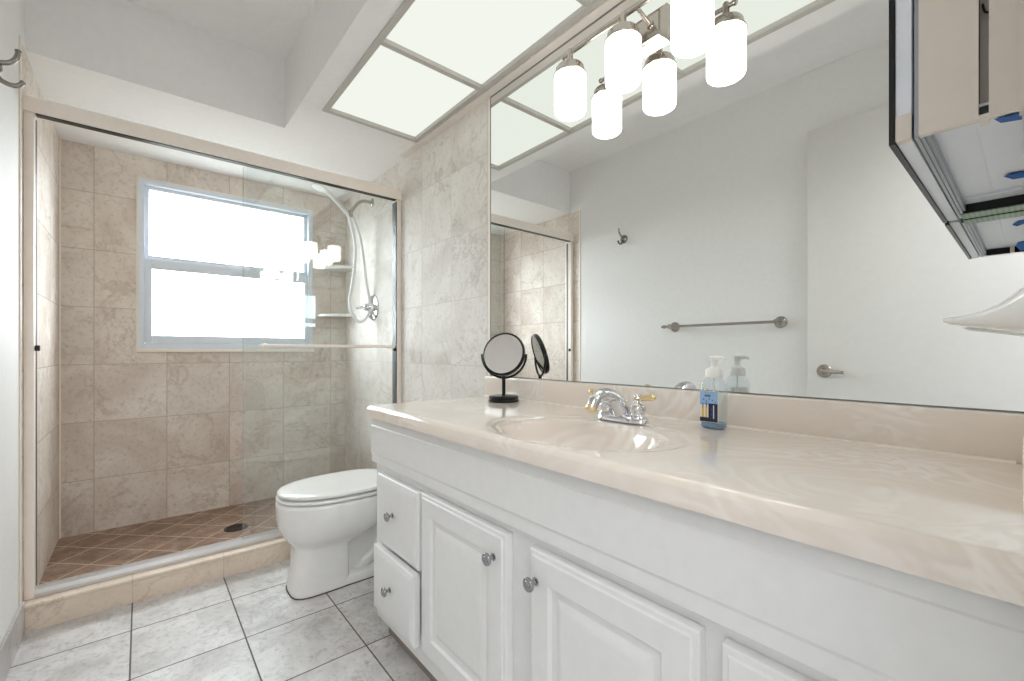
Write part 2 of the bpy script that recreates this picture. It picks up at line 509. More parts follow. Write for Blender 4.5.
# ------------------------------------------------------------------ window
win = bpy.data.objects.new('window_1', None); COL.objects.link(win); win.location = (0.474, YB, WZ0); win['kind'] = 'structure'
def ring_frame(x0, x1, z0, z1, w0, w1, wb, wt, y0, y1, bev=0.002):
    bm = new_bm()
    add_box(bm, x0, x0 + w0, y0, y1, z0, z1, bev)
    add_box(bm, x1 - w1, x1, y0, y1, z0, z1, bev)
    add_box(bm, x0 + w0, x1 - w1, y0, y1, z0, z0 + wb, bev)
    add_box(bm, x0 + w0, x1 - w1, y0, y1, z1 - wt, z1, bev)
    return bm
bm = ring_frame(WX0, WX1, WZ0, WZ1, 0.030, 0.030, 0.040, 0.030, YB - 0.006, YB + 0.09)
obj('window_frame', bm, M['winframe'], win)
bm = ring_frame(WX0 + 0.03, WX1 - 0.03, 1.590, WZ1 - 0.03, 0.022, 0.022, 0.042, 0.018, YB + 0.03, YB + 0.055)
us = obj('upper_sash', bm, M['winframe'], win)
bm = ring_frame(WX0 + 0.03, WX1 - 0.03, WZ0 + 0.04, 1.606, 0.034, 0.022, 0.046, 0.058, YB + 0.004, YB + 0.028)
ls = obj('lower_sash', bm, M['winframe'], win)
obj('pane', boxes((0.036, 0.912, YB + 0.040, YB + 0.044, 1.63, 2.033)), M['pane'], us, smooth=False)
obj('pane', boxes((0.048, 0.912, YB + 0.014, YB + 0.018, 1.146, 1.55)), M['pane'], ls, smooth=False)
bm = new_bm()
add_box(bm, WX0 - 0.012, WX1 + 0.012, YB - 0.014, YB + 0.001, WZ0 - 0.016, WZ0 + 0.004, 0.003)
obj('window_sill', bm, M['bullnose'], win)
bm = new_bm()
add_box(bm, WX0 - 0.008, WX0, YB - 0.004, YB + 0.001, WZ0 + 0.005, WZ1 + 0.004, 0.001)
add_box(bm, WX0, WX1, YB - 0.004, YB + 0.001, WZ1, WZ1 + 0.006, 0.001)
obj('edge_strip', bm, M['bullnose'], win)

# ------------------------------------------------------------------ open door on the left wall
door = bpy.data.objects.new('door_1', None); COL.objects.link(door); door.location = (-0.285, 0.4, 0.0); door['kind'] = 'structure'
DLX = -0.270
obj('door_leaf', boxes((DLX - 0.036, DLX, 0.012, 0.765, 0.012, 2.205), bev=0.002), M['door'], door)
bm = new_bm()
HX, HY, HZ = DLX, 0.690, 0.950
add_lathe(bm, (HX, HY, HZ), (1, 0, 0), [(0, 0.034), (0.004, 0.034), (0.009, 0.030), (0.012, 0.016), (0.030, 0.011), (0.046, 0.011), (0.050, 0.013), (0.058, 0.012), (0.060, 0.006)], 28)
add_tube(bm, [(HX + 0.052, HY, HZ), (HX + 0.055, HY - 0.03, HZ), (HX + 0.054, HY - 0.062, HZ - 0.002), (HX + 0.050, HY - 0.090, HZ - 0.003)], 0.011, 12, 6, 0.008)
obj('door_handle', bm, M['nickel'], door)
obj('latch_plate', boxes((DLX - 0.030, DLX - 0.006, 0.764, 0.7665, HZ - 0.03, HZ + 0.03)), M['nickel'], door)

# ------------------------------------------------------------------ vanity cabinet
VY0, VY1 = 0.004, 1.585
XF = 0.675                          # face frame
van = thing('vanity_cabinet', (0.93, 0.8, 0.0), 'long white painted vanity cabinet with raised panel doors under the cream top', 'cabinet')
bm = new_bm()
add_box(bm, XF, XR + 0.004, VY0, VY1, 0.070, 0.66)
add_box(bm, XF, XF + 0.012, VY0, VY1, 0.66, 0.8095)
add_box(bm, XF + 0.012, XR + 0.004, VY1 - 0.015, VY1, 0.66, 0.8095)
obj('body', bm, M['white_lacquer'], van, smooth=False)
bm = new_bm()
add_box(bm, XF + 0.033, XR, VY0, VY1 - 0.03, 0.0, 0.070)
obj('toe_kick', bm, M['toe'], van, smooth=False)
# apron: a long moulded rail under the top, profile in (x, z)
prof = [(XF - 0.001, 0.643), (0.658, 0.643), (0.6555, 0.646), (0.6555, 0.674), (0.652, 0.681), (0.652, 0.776), (0.654, 0.779), (0.654, 0.8085), (XF - 0.001, 0.8085)]
bm = new_bm()
e = VY1
add_rings(bm, [[(x, VY0, z) for x, z in prof], [(x, e, z) for x, z in prof]])
obj('apron', bm, M['white_lacquer'], van, angle=20)

def front_panel(y0, y1, z0, z1, xf, xb, rings):
    """door or drawer face looking to -x; rings = (inset, depth behind the front)"""
    bm = new_bm()
    rr = []
    for ins, dep in rings:
        x = xb if dep is None else xf + dep
        rr.append([(x, y0 + ins, z0 + ins), (x, y1 - ins, z0 + ins), (x, y1 - ins, z1 - ins), (x, y0 + ins, z1 - ins)])
    add_rings(bm, rr)
    return bm
DOOR = [(0, None), (0, 0.008), (0.003, 0.005), (0.010, 0.004), (0.013, 0.0), (0.060, 0.0), (0.066, 0.007), (0.080, 0.008), (0.086, 0.006), (0.100, 0.001), (0.104, 0.0005)]
DRAW = [(0, None), (0, 0.008), (0.003, 0.005), (0.016, 0.001), (0.020, 0.0)]

def knob(x, y, z, parent):
    bm = new_bm()
    add_lathe(bm, (x, y, z), (-1, 0, 0), [(0, 0.009), (0.002, 0.009), (0.004, 0.0055), (0.012, 0.005), (0.015, 0.010), (0.018, 0.0145), (0.0215, 0.0155), (0.0245, 0.0145), (0.026, 0.012), (0.0255, 0.009), (0.0285, 0.007), (0.0295, 0.0)], 28)
    o = obj('knob', bm, M['knob'], parent, angle=50)
    o['label'] = 'round chrome knob'
    return o
d = obj('drawer', front_panel(1.2247, 1.528, 0.372, 0.613, 0.648, XF - 0.001, DRAW), M['white_lacquer'], van, angle=15); knob(0.648, 1.393, 0.497, d)
bmd = front_panel(1.2247, 1.528, 0.137, 0.360, 0.633, 0.659, DRAW)
add_box(bmd, 0.659, XF - 0.0005, 1.25, 1.50, 0.155, 0.335)
d = obj('drawer', bmd, M['white_lacquer'], van, angle=15); knob(0.633, 1.382, 0.256, d)
d['label'] = 'bottom drawer left slightly open'
for (y0, y1, ky) in ((0.796, 1.204, 0.838), (0.330, 0.714, 0.690), (0.016, 0.2965, None)):
    d = obj('door', front_panel(y0, y1, 0.137, 0.620, 0.648, XF - 0.001, DOOR), M['white_lacquer'], van, angle=15)
    if ky: knob(0.648, ky, 0.556, d)
    else: knob(0.648, 0.045, 0.556, d)

# ------------------------------------------------------------------ countertop with integral bowl
CX0, CX1, CY0, CY1 = 0.635, XR + 0.004, 0.004, 1.592
BC = (0.840, 0.750); BA = (0.158, 0.220)
def sm(t):
    t = max(0.0, min(1.0, t)); return t * t * (3 - 2 * t)
def counter_z(x, y):
    dx, dy = (x - BC[0]) / BA[0], (y - BC[1]) / BA[1]
    r = math.sqrt(dx * dx + dy * dy)
    z = ZC
    if r < 1.0:
        z -= 0.115 * (1 - r ** 2.6) ** 0.8 + 0.006
    elif r < 1.10:
        z -= 0.006 * (1 - sm((r - 1.0) / 0.10))
    # shallow ring moulding round the bowl
    ex, ey = (x - BC[0] - 0.015) / 0.205, (y - BC[1] + 0.005) / 0.275
    q = math.sqrt(ex * ex + ey * ey)
    if r >= 1.0: z -= 0.0035 * (1 - sm((q - 0.96) / 0.06))
    # rolled front edge
    if x < CX0 + 0.02:
        t = 1 - (x - CX0) / 0.02
        z -= 0.012 * t ** 2.5
    if y > CY1 - 0.012:
        t = (y - CY1 + 0.012) / 0.012
        z -= 0.006 * t ** 2.5
    return z
top = thing('countertop', (0.92, 0.8, 0.81), 'cream cultured marble countertop with a built-in oval sink bowl', 'countertop')
bm = new_bm()
nx, ny = 120, 300
xs = [CX0 + (CX1 - CX0) * i / nx for i in range(nx + 1)]
yy = [CY0 + (CY1 - CY0) * j / ny for j in range(ny + 1)]
xs = sorted(set(xs + [CX0 + 0.001 * k for k in range(1, 12)]))
grid = [[bm.verts.new((x, y, counter_z(x, y))) for y in yy] for x in xs]
for i in range(len(xs) - 1):
    for j in range(len(yy) - 1):
        bm.faces.new([grid[i][j], grid[i + 1][j], grid[i + 1][j + 1], grid[i][j + 1]])
def skirt(line, zb):
    low = [bm.verts.new((v.co.x, v.co.y, zb)) for v in line]
    for a, b, c, d2 in zip(line[:-1], line[1:], low[1:], low[:-1]):
        bm.faces.new([a, b, c, d2])
    return low
zb = 0.810
lf = skirt(grid[0], zb); lb = skirt(grid[-1], zb)
l0 = skirt([g[0] for g in grid], zb); l1 = skirt([g[-1] for g in grid], zb)
bmesh.ops.remove_doubles(bm, verts=lf + lb + l0 + l1, dist=1e-5)
obj('slab', bm, M['counter'], top, angle=50)
bm = new_bm()
add_box(bm, XR - 0.020, XR + 0.005, 0.004, CY1 + 0.004, ZC - 0.002, 0.940, 0.005, 3)
add_tube(bm, [(XR - 0.020, 0.02, ZC), (XR - 0.020, CY1 - 0.002, ZC)], 0.005, 10)
obj('backsplash', bm, M['counter'], top)
bm = new_bm()
add_box(bm, 0.80, XR - 0.020, 0.004, 0.0085, ZC - 0.002, 0.940, 0.002)
obj('side_splash', bm, M['counter'], top)
bm = new_bm()
zd = counter_z(BC[0], BC[1])
add_lathe(bm, (BC[0], BC[1], zd - 0.001), (0, 0, 1), [(0, 0.030), (0.004, 0.029), (0.004, 0.022), (0.002, 0.021), (0.006, 0.018), (0.010, 0.010), (0.011, 0)], 28)
obj('drain_stopper', bm, M['chrome'], top)

# ------------------------------------------------------------------ faucet
FX, FY, FZ = 1.060, 0.766, ZC - 0.0005
fau = thing('bathroom_faucet', (FX, FY, FZ), 'chrome two-handle faucet with brass-tipped levers behind the sink bowl', 'faucet')
def stadium(cx, cy, hx, hy, z, n=40, p=2.6):
    out = []
    for i in range(n):
        a = 2 * PI * i / n
        c, s = math.cos(a), math.sin(a)
        out.append((cx + hx * abs(c) ** (2 / p) * (1 if c >= 0 else -1), cy + hy * abs(s) ** (2 / p) * (1 if s >= 0 else -1), z))
    return out
bm = new_bm()
add_rings(bm, [stadium(FX, FY, 0.030, 0.084, FZ), stadium(FX, FY, 0.030, 0.084, FZ + 0.006), stadium(FX, FY, 0.026, 0.080, FZ + 0.012),
               stadium(FX, FY, 0.021, 0.074, FZ + 0.017), stadium(FX, FY, 0.012, 0.060, FZ + 0.019)])
obj('base_plate', bm, M['chrome'], fau, angle=60)
bm = new_bm()
add_tube(bm, [(FX + 0.006, FY, FZ + 0.012), (FX - 0.012, FY, FZ + 0.044), (FX - 0.046, FY, FZ + 0.072), (FX - 0.086, FY, FZ + 0.080), (FX - 0.118, FY, FZ + 0.069), (FX - 0.134, FY, FZ + 0.048)],
         0.02, 20, 8, radii=[0.027, 0.024, 0.020, 0.0175, 0.0155, 0.0145])
sp = obj('spout', bm, M['chrome'], fau, angle=60)
bm = new_bm()
p0 = Vector((FX - 0.1325, FY, FZ + 0.050)); dv = Vector((-0.60, 0, -0.80))
add_lathe(bm, p0, dv, [(0, 0.0145), (0.002, 0.0160), (0.009, 0.0160), (0.012, 0.0140), (0.012, 0.010)], 24)
o = obj('aerator_ring', bm, M['brass'], sp); o['label'] = 'brass ring at the spout tip'
for sgn in (-1, 1):
    hy = FY + sgn * 0.052
    bm = new_bm()
    add_lathe(bm, (FX, hy, FZ + 0.012), (0, 0, 1), [(0, 0.026), (0.006, 0.025), (0.010, 0.020), (0.014, 0.019), (0.020, 0.023), (0.030, 0.024), (0.038, 0.020), (0.042, 0.013), (0.046, 0.010), (0.056, 0.009), (0.062, 0.011), (0.066, 0.008), (0.068, 0)], 28)
    h = obj('handle', bm, M['chrome'], fau, angle=60)
    bm = new_bm()
    a = Vector((FX - 0.004, hy, FZ + 0.066)); b = Vector((FX - 0.008, hy + sgn * 0.060, FZ + 0.076))
    dd = (b - a).normalized()
    add_lathe(bm, a, dd, [(0.0, 0.005), (0.012, 0.006), (0.018, 0.0085), (0.022, 0.007), (0.034, 0.0075), (0.048, 0.0095), (0.056, 0.0095), (0.062, 0.006), (0.064, 0)], 20)
    lv = obj('lever', bm, M['brass'], h, angle=60); lv['label'] = 'brass lever tip'
bm = new_bm()
add_tube(bm, [(FX + 0.020, FY, FZ + 0.012), (FX + 0.020, FY, FZ + 0.050)], 0.003, 10)
add_sphere(bm, (FX + 0.020, FY, FZ + 0.053), 0.0065)
obj('lift_rod', bm, M['chrome'], fau)

# ------------------------------------------------------------------ soap bottle
SX, SYY, SZ = 1.132, 0.533, ZC - 0.0005
soap = thing('soap_bottle', (SX, SYY, SZ), 'clear foaming hand soap bottle with white pump beside the faucet', 'soap bottle')
def ssq(hx, hy, z, p=4.0, n=40): return stadium(SX, SYY, hx, hy, z, n, p)
bm = new_bm()
add_rings(bm, [ssq(0.019, 0.026, SZ), ssq(0.0215, 0.0295, SZ + 0.004), ssq(0.022, 0.030, SZ + 0.010), ssq(0.022, 0.030, SZ + 0.112), ssq(0.021, 0.028, SZ + 0.120, 3.2), ssq(0.0185, 0.0215, SZ + 0.128, 2.4), ssq(0.0175, 0.0175, SZ + 0.132, 2.0)])
obj('bottle_body', bm, M['bottle'], soap, angle=60)
bm = new_bm()
add_rings(bm, [ssq(0.0175, 0.0245, SZ + 0.0025), ssq(0.0200, 0.0280, SZ + 0.006), ssq(0.0200, 0.0280, SZ + 0.0165)])
o = obj('liquid', bm, M['bluesoap'], soap); o['label'] = 'blue soap left in the bottom'
bm = new_bm()
add_lathe(bm, (SX, SYY, SZ + 0.1315), (0, 0, 1), [(0, 0.0195), (0.002, 0.0205), (0.018, 0.0205), (0.022, 0.0185), (0.025, 0.011), (0.028, 0.009)], 32)
obj('collar', bm, M['pump'], soap)
bm = new_bm()
add_lathe(bm, (SX, SYY, SZ + 0.155), (0, 0, 1), [(0, 0.0075), (0.016, 0.0070), (0.020, 0.0085), (0.026, 0.0105), (0.030, 0.0105), (0.032, 0.008), (0.0325, 0)], 24)
add_tube(bm, [(SX, SYY + 0.002, SZ + 0.182), (SX, SYY - 0.018, SZ + 0.183), (SX, SYY - 0.026, SZ + 0.1815), (SX, SYY - 0.029, SZ + 0.177)], 0.0055, 12, 4, 0.0035)
obj('pump', bm, M['pump'], soap)
bm = new_bm()
add_tube(bm, [(SX, SYY, SZ + 0.018), (SX, SYY, SZ + 0.13)], 0.0025, 8)
obj('dip_tube', bm, M['white_plastic'], soap)
# printed label on the front face: pale blue field, navy panel, two drinks glasses, small lettering strokes
lm = [plain('label_pale_blue', (150, 184, 222), 0.4), plain('label_navy', (22, 30, 62), 0.4), plain('label_gold', (226, 190, 96), 0.4),
      plain('label_cream', (236, 232, 222), 0.4), plain('label_blue', (44, 84, 176), 0.4)]
bm = new_bm()
fx = SX - 0.0222
def lab(y0, y1, z0, z1, mi, lift):   # y measured from bottle centre, +y = left in view
    add_box(bm, fx - 0.0004 - lift * 0.0002, fx, SYY + y0, SYY + y1, SZ + z0, SZ + z1, mi=mi)
lab(-0.0215, 0.0265, 0.018, 0.098, 3, 0)
add_box(bm, fx + 0.0001, fx + 0.0008, SYY - 0.0215, SYY + 0.0265, SZ + 0.018, SZ + 0.098, mi=3)
lab(-0.0205, 0.0255, 0.062, 0.097, 0, 1)
lab(-0.0205, 0.0255, 0.019, 0.030, 1, 1)
lab(-0.0205, 0.0030, 0.019, 0.066, 1, 2)
lab(0.0060, 0.0110, 0.030, 0.058, 2, 2); lab(0.0150, 0.0200, 0.030, 0.056, 2, 2)
lab(0.0075, 0.0095, 0.056, 0.068, 1, 3); lab(0.0165, 0.0185, 0.054, 0.066, 1, 3)
for k in range(5):                                # upright script strokes
    lab(-0.0125 + (k % 2) * 0.002, -0.0065 + (k % 2) * 0.002, 0.030 + k * 0.0065, 0.0335 + k * 0.0065, 4, 3)
lab(-0.0115, -0.0095, 0.028, 0.062, 3, 4)
for k in range(4): lab(-0.002 + k * 0.004, 0.0005 + k * 0.004, 0.083, 0.088, 1, 3)
for k in range(5): lab(-0.016 + k * 0.0075, -0.0135 + k * 0.0075, 0.068 + (k * 7 % 5) * 0.002, 0.0715 + (k * 7 % 5) * 0.002, 4, 3)
obj('printed_label', bm, lm, soap, smooth=False)

# ------------------------------------------------------------------ makeup mirror
MX, MY = 1.102, 1.358
mk = thing('makeup_mirror', (MX, MY, ZC), 'round black tabletop makeup mirror on a disc base at the counter end', 'mirror')
bm = new_bm()
add_lathe(bm, (MX, MY, ZC - 0.0003), (0, 0, 1), [(0, 0.058), (0.003, 0.0605), (0.008, 0.0605), (0.011, 0.0575), (0.014, 0.0575), (0.019, 0.0595), (0.022, 0.058), (0.024, 0.053), (0.0245, 0)], 48)
obj('base', bm, M['black'], mk)
bm = new_bm()
add_tube(bm, [(MX, MY, ZC + 0.023), (MX, MY, 0.952)], 0.0072, 16)
obj('pole', bm, M['black'], mk)
ang = math.radians(60)
nh = Vector((-math.sin(ang), -math.cos(ang), 0)); side = Vector((-nh.y, nh.x, 0))
C0 = Vector((MX, MY, 1.040)); R0 = 0.0865
bm = new_bm()
add_tube(bm, [C0 + side * (math.cos(a) * 0.0940) + Vector((0, 0, math.sin(a) * 0.0940)) for a in [PI + PI * k / 36 for k in range(37)]], 0.0048, 10)
obj('yoke', bm, M['black'], mk)
tilt = math.radians(17)
nn = (nh * math.cos(tilt) + Vector((0, 0, math.sin(tilt)))).normalized()
bm = new_bm()
add_lathe(bm, C0 - nn * 0.010, nn, [(0.002, R0 - 0.006), (0.0, R0 - 0.004), (0.001, R0 - 0.001), (0.005, R0 + 0.002), (0.015, R0 + 0.002), (0.019, R0 - 0.001), (0.020, R0 - 0.004), (0.018, R0 - 0.006), (0.002, R0 - 0.006)], 64, False, False)
obj('rim', bm, M['black'], mk)
bm = new_bm()
add_lathe(bm, C0 - nn * 0.007, nn, [(0, R0 - 0.005), (0.014, R0 - 0.005)], 64)
obj('mirror_glass', bm, M['mirror_small'], mk)

# ------------------------------------------------------------------ wall mirror
wm = thing('wall_mirror', (XR, 0.79, 0.942), 'large frameless wall mirror above the vanity backsplash', 'mirror')
bm = boxes((XR, XR + 0.0058, 0.0045, 1.574, 0.943, 2.190))
obj('glass', bm, M['mirror'], wm, smooth=False)
bm = new_bm()
add_box(bm, XR - 0.002, XR + 0.005, 0.0045, 1.576, 2.190, 2.1945)
add_box(bm, XR - 0.002, XR + 0.005, 1.574, 1.5755, 0.941, 2.190)
add_box(bm, XR - 0.003, XR + 0.005, 0.0045, 1.576, 0.9412, 0.9431)
obj('edge_channel', bm, M['mirror_edge'], wm, smooth=False)

# ------------------------------------------------------------------ vanity light
vl = thing('vanity_light', (XR, 0.792, 1.97), 'brushed nickel three-light bar with white cylinder shades over the mirror', 'wall light')
bm = new_bm()
y0, y1, z0, z1 = 0.700, 0.884, 1.975, 2.085
rr = []
for ins, x in ((0, XR), (0, XR - 0.010), (0.004, XR - 0.013), (0.016, XR - 0.020), (0.020, XR - 0.026), (0.026, XR - 0.028)):
    rr.append([(x, y0 + ins, z0 + ins), (x, y0 + ins, z1 - ins), (x, y1 - ins, z1 - ins), (x, y1 - ins, z0 + ins)])
add_rings(bm, rr, True, True)
obj('back_plate', bm, M['nickel'], vl, angle=20)
LX = 1.103
bm = new_bm()
add_tube(bm, [(LX, 0.555, 2.052), (LX, 1.030, 2.052)], 0.0065, 14)
add_sphere(bm, (LX, 0.553, 2.052), 0.009); add_sphere(bm, (LX, 1.032, 2.052), 0.009)
obj('cross_bar', bm, M['nickel'], vl)
for y in (0.745, 0.839):
    bm = new_bm()
    add_tube(bm, [(XR - 0.027, y, 2.035), (LX, y, 2.052)], 0.006, 12)
    add_lathe(bm, (XR - 0.0275, y, 2.035), (-1, 0, 0), [(0, 0.012), (0.006, 0.011), (0.008, 0.006)], 20)
    obj('arm', bm, M['nickel'], vl)
def lamp(y):
    bm = new_bm()
    zt = 1.975
    add_lathe(bm, (LX, y, zt), (0, 0, 1), [(0.0, 0.0535), (0.003, 0.0545), (0.006, 0.0535), (0.007, 0.049), (0.026, 0.047), (0.031, 0.044), (0.034, 0.030), (0.036, 0.014), (0.042, 0.012), (0.054, 0.012), (0.060, 0.010), (0.084, 0.010), (0.090, 0.007), (0.091, 0)], 40)
    fit = obj('lamp_holder', bm, M['nickel'], vl)
    bm = new_bm()
    ro, zb = 0.0525, 1.8475
    add_lathe(bm, (LX, y, 0), (0, 0, 1), [(zt + 0.001, ro), (zb + 0.012, ro), (zb + 0.005, ro - 0.002), (zb + 0.001, ro - 0.006), (zb, ro - 0.012), (zb + 0.001, ro - 0.016), (zb + 0.003, ro - 0.017)], 48, False, False)
    obj('shade', bm, M['shade'], fit, angle=60)
    bm = new_bm()
    add_sphere(bm, (LX, y, 1.905), 0.026, 1, 1, 1.25, 20, 14)
    add_lathe(bm, (LX, y, 1.94), (0, 0, 1), [(0, 0.016), (0.044, 0.014)], 16)
    obj('bulb', bm, M['bulb'], fit)
for y in (1.005, 0.792, 0.577): lamp(y)

# ------------------------------------------------------------------ toilet
TY = 2.085
toi = thing('toilet', (0.80, TY, 0.0), 'white elongated toilet with closed lid between the vanity and the shower curb', 'toilet')
def egg(xf, xb, hw, z, n=48, pf=2.2, pb=3.0, fr=0.55):
    """plan outline: rounded front at xf, squarer back at xb, widest at fr of the length"""
    xm = xf + (xb - xf) * fr
    out = []
    for i in range(n):
        a = 2 * PI * i / n
        c, s = math.cos(a), math.sin(a)
        p = pb if c >= 0 else pf
        X = abs(c) ** (2 / p) * (1 if c >= 0 else -1); Y = abs(s) ** (2 / p) * (1 if s >= 0 else -1)
        out.append((xm + X * ((xb - xm) if c >= 0 else (xm - xf)), TY + Y * hw, z))
    return out
bm = new_bm()
ped = [(0.490, 0.726, 0.102, 0.0, 3.6, 7), (0.491, 0.726, 0.102, 0.03, 3.6, 7), (0.500, 0.724, 0.099, 0.10, 3.2, 7), (0.504, 0.724, 0.098, 0.16, 3.0, 7),
       (0.505, 0.726, 0.099, 0.190, 2.9, 7), (0.499, 0.76, 0.108, 0.208, 2.7, 5), (0.480, 0.84, 0.134, 0.232, 2.5, 3.6), (0.460, 0.89, 0.160, 0.262, 2.3, 3.2), (0.447, 0.92, 0.176, 0.300, 2.2, 3.0),
       (0.441, 0.94, 0.182, 0.340, 2.2, 3.0), (0.440, 0.94, 0.184, 0.385, 2.2, 3.0), (0.442, 0.94, 0.183, 0.396, 2.2, 3.0), (0.450, 0.93, 0.176, 0.401, 2.2, 3.0)]
add_rings(bm, [egg(a, b, w, z, pf=p1, pb=p2) for a, b, w, z, p1, p2 in ped])
rear = [(0.68, 1.06, 0.040, 0.0, 5, 5), (0.68, 1.06, 0.040, 0.24, 5, 5), (0.70, 1.14, 0.085, 0.30, 5, 5), (0.72, 1.19, 0.105, 0.36, 5, 5), (0.74, 1.19, 0.11, 0.399, 5, 5)]
add_rings(bm, [egg(a, b, w, z, pf=p1, pb=p2) for a, b, w, z, p1, p2 in rear])
add_rings(bm, [egg(0.55, 1.08, 0.100, 0.0, pf=4, pb=5), egg(0.55, 1.08, 0.100, 0.030, pf=4, pb=5), egg(0.56, 1.07, 0.090, 0.042, pf=4, pb=5)])
# the S-bend of the trapway showing on the side
for sg in (-1, 1):
    add_tube(bm, [(0.70, TY + sg * 0.028, 0.20), (0.78, TY + sg * 0.028, 0.235), (0.86, TY + sg * 0.028, 0.225), (0.90, TY + sg * 0.028, 0.16), (0.86, TY + sg * 0.028, 0.09), (0.80, TY + sg * 0.028, 0.05), (0.78, TY + sg * 0.028, 0.02)], 0.034, 16, 6)
obj('bowl', bm, M['porcelain'], toi, angle=50)
bm = new_bm()
add_rings(bm, [egg(0.4865, 0.730, 0.1055, 0.0002, pf=3.6, pb=7), egg(0.4865, 0.730, 0.1055, 0.004, pf=3.6, pb=7)])
add_rings(bm, [egg(0.546, 1.084, 0.1045, 0.0002, pf=4, pb=5), egg(0.546, 1.084, 0.1045, 0.0035, pf=4, pb=5)])
obj('caulk_line', bm, M['caulk'], toi)
bm = new_bm()
add_rings(bm, [egg(0.458, 0.933, 0.172, 0.4060), egg(0.445, 0.940, 0.183, 0.408), egg(0.442, 0.940, 0.186, 0.414), egg(0.445, 0.940, 0.183, 0.420), egg(0.458, 0.933, 0.172, 0.4220)])
obj('seat', bm, M['seat'], toi, angle=50)
bm = new_bm()
add_rings(bm, [egg(0.462, 0.943, 0.170, 0.4282), egg(0.449, 0.950, 0.182, 0.4300), egg(0.447, 0.950, 0.184, 0.4365), egg(0.450, 0.949, 0.181, 0.4410), egg(0.459, 0.945, 0.174, 0.4432), egg(0.49, 0.92, 0.150, 0.4448), egg(0.60, 0.84, 0.06, 0.4458)])
obj('lid', bm, M['seat'], toi, angle=50)
for sg in (-1, 1):
    bm = new_bm()
    add_box(bm, 0.930, 0.972, TY + sg * 0.075 - 0.018, TY + sg * 0.075 + 0.018, 0.400, 0.434, 0.006)
    obj('hinge', bm, M['seat'], toi)
bm = new_bm()
add_rings(bm, [stadium(1.092, TY, 0.092, 0.200, 0.398, 40, 6), stadium(1.090, TY, 0.098, 0.212, 0.45, 40, 6), stadium(1.088, TY, 0.102, 0.222, 0.690, 40, 6)])
obj('tank', bm, M['porcelain'], toi)
bm = new_bm()
add_rings(bm, [stadium(1.088, TY, 0.108, 0.230, 0.690, 40, 6), stadium(1.088, TY, 0.110, 0.232, 0.700, 40, 6), stadium(1.088, TY, 0.109, 0.231, 0.716, 40, 6), stadium(1.088, TY, 0.100, 0.222, 0.722, 40, 6)])
obj('tank_lid', bm, M['porcelain'], toi)
bm = new_bm()
add_lathe(bm, (0.987, TY + 0.16, 0.65), (-1, 0, 0), [(0, 0.013), (0.006, 0.012), (0.012, 0.008)], 20)
add_tube(bm, [(0.974, TY + 0.16, 0.65), (0.970, TY + 0.12, 0.647), (0.970, TY + 0.09, 0.645)], 0.006, 10, 4)
obj('flush_lever', bm, M['chrome'], toi)

# ------------------------------------------------------------------ sliding shower door
ZH0, ZH1 = 1.963, 2.026
sd = thing('sliding_shower_door', (0.43, 2.49, 0.104), 'sliding glass shower door in a champagne metal frame on the tiled curb', 'shower door')
bm = new_bm()
hp = [(2.459, 1.966), (2.462, ZH0), (2.512, ZH0), (2.514, 1.966), (2.514, 2.020), (2.508, ZH1), (2.468, ZH1), (2.461, 2.021), (2.459, 2.012)]
add_rings(bm, [[(XL, y, z) for y, z in hp], [(XR, y, z) for y, z in hp]])
obj('header', bm, M['champagne'], sd, angle=30)
bm = new_bm(); add_box(bm, XL + 0.032, XR - 0.032, 2.4625, 2.494, ZH0 - 0.004, ZH0 - 0.0002, 0.0)  # black sheet painted in for the shade inside the header's open underside
o = obj('header_shade_strip', bm, M['black'], sd, smooth=False); o['label'] = 'black strip standing in for the shaded underside of the header'
for x0, x1 in ((XL, XL + 0.028), (XR - 0.026, XR)):
    bm = new_bm(); add_box(bm, x0, x1, 2.465, 2.527, 0.1045, ZH0, 0.003)
    j = obj('jamb', bm, M['champagne'], sd)
    bm = new_bm()
    if x0 < 0: add_box(bm, x1 - 0.001, x1 + 0.002, 2.498, 2.516, 0.14, ZH0 - 0.012)
    else: add_box(bm, x0 - 0.005, x0 + 0.001, 2.468, 2.520, 0.14, ZH0 - 0.012)
    o = obj('jamb_gasket', bm, M['gasket'], j, smooth=False); o['label'] = 'dark grey inner strip'
    bm = new_bm()
    xb = x1 + 0.008 if x0 < 0 else x0 - 0.012
    add_box(bm, xb - 0.007, xb + 0.007, 2.466, 2.482, 1.052, 1.074, 0.003)
    o = obj('bumper', bm, M['rubber'], j); o['label'] = 'small black bumper'
bm = new_bm()
tp = [(2.466, 0.1045), (2.466, 0.120), (2.471, 0.136), (2.477, 0.136), (2.480, 0.124), (2.492, 0.124), (2.494, 0.134), (2.498, 0.134), (2.500, 0.124), (2.512, 0.124), (2.514, 0.134), (2.526, 0.132), (2.528, 0.1045)]
add_rings(bm, [[(XL + 0.028, y, z) for y, z in tp], [(XR - 0.026, y, z) for y, z in tp]])
obj('bottom_track', bm, M['track'], sd, smooth=False)
g1 = obj('glass_panel', boxes((0.383, 1.168, 2.4825, 2.4885, 0.126, ZH0 - 0.0045)), M['glass'], sd, smooth=False)
o = obj('edge_seal', boxes((0.3785, 0.3832, 2.4822, 2.4888, 0.130, ZH0 - 0.013)), M['glass_edge'], g1, smooth=False)
g2 = obj('glass_panel', boxes((0.394, 1.160, 2.4985, 2.5045, 0.126, ZH0 - 0.0045)), M['glass'], sd, smooth=False)
bm = new_bm()
zb_ = 1.079
add_tube(bm, [(0.455, 2.442, zb_), (1.140, 2.442, zb_)], 0.0085, 16)
add_sphere(bm, (0.453, 2.442, zb_), 0.010); add_sphere(bm, (1.142, 2.442, zb_), 0.010)
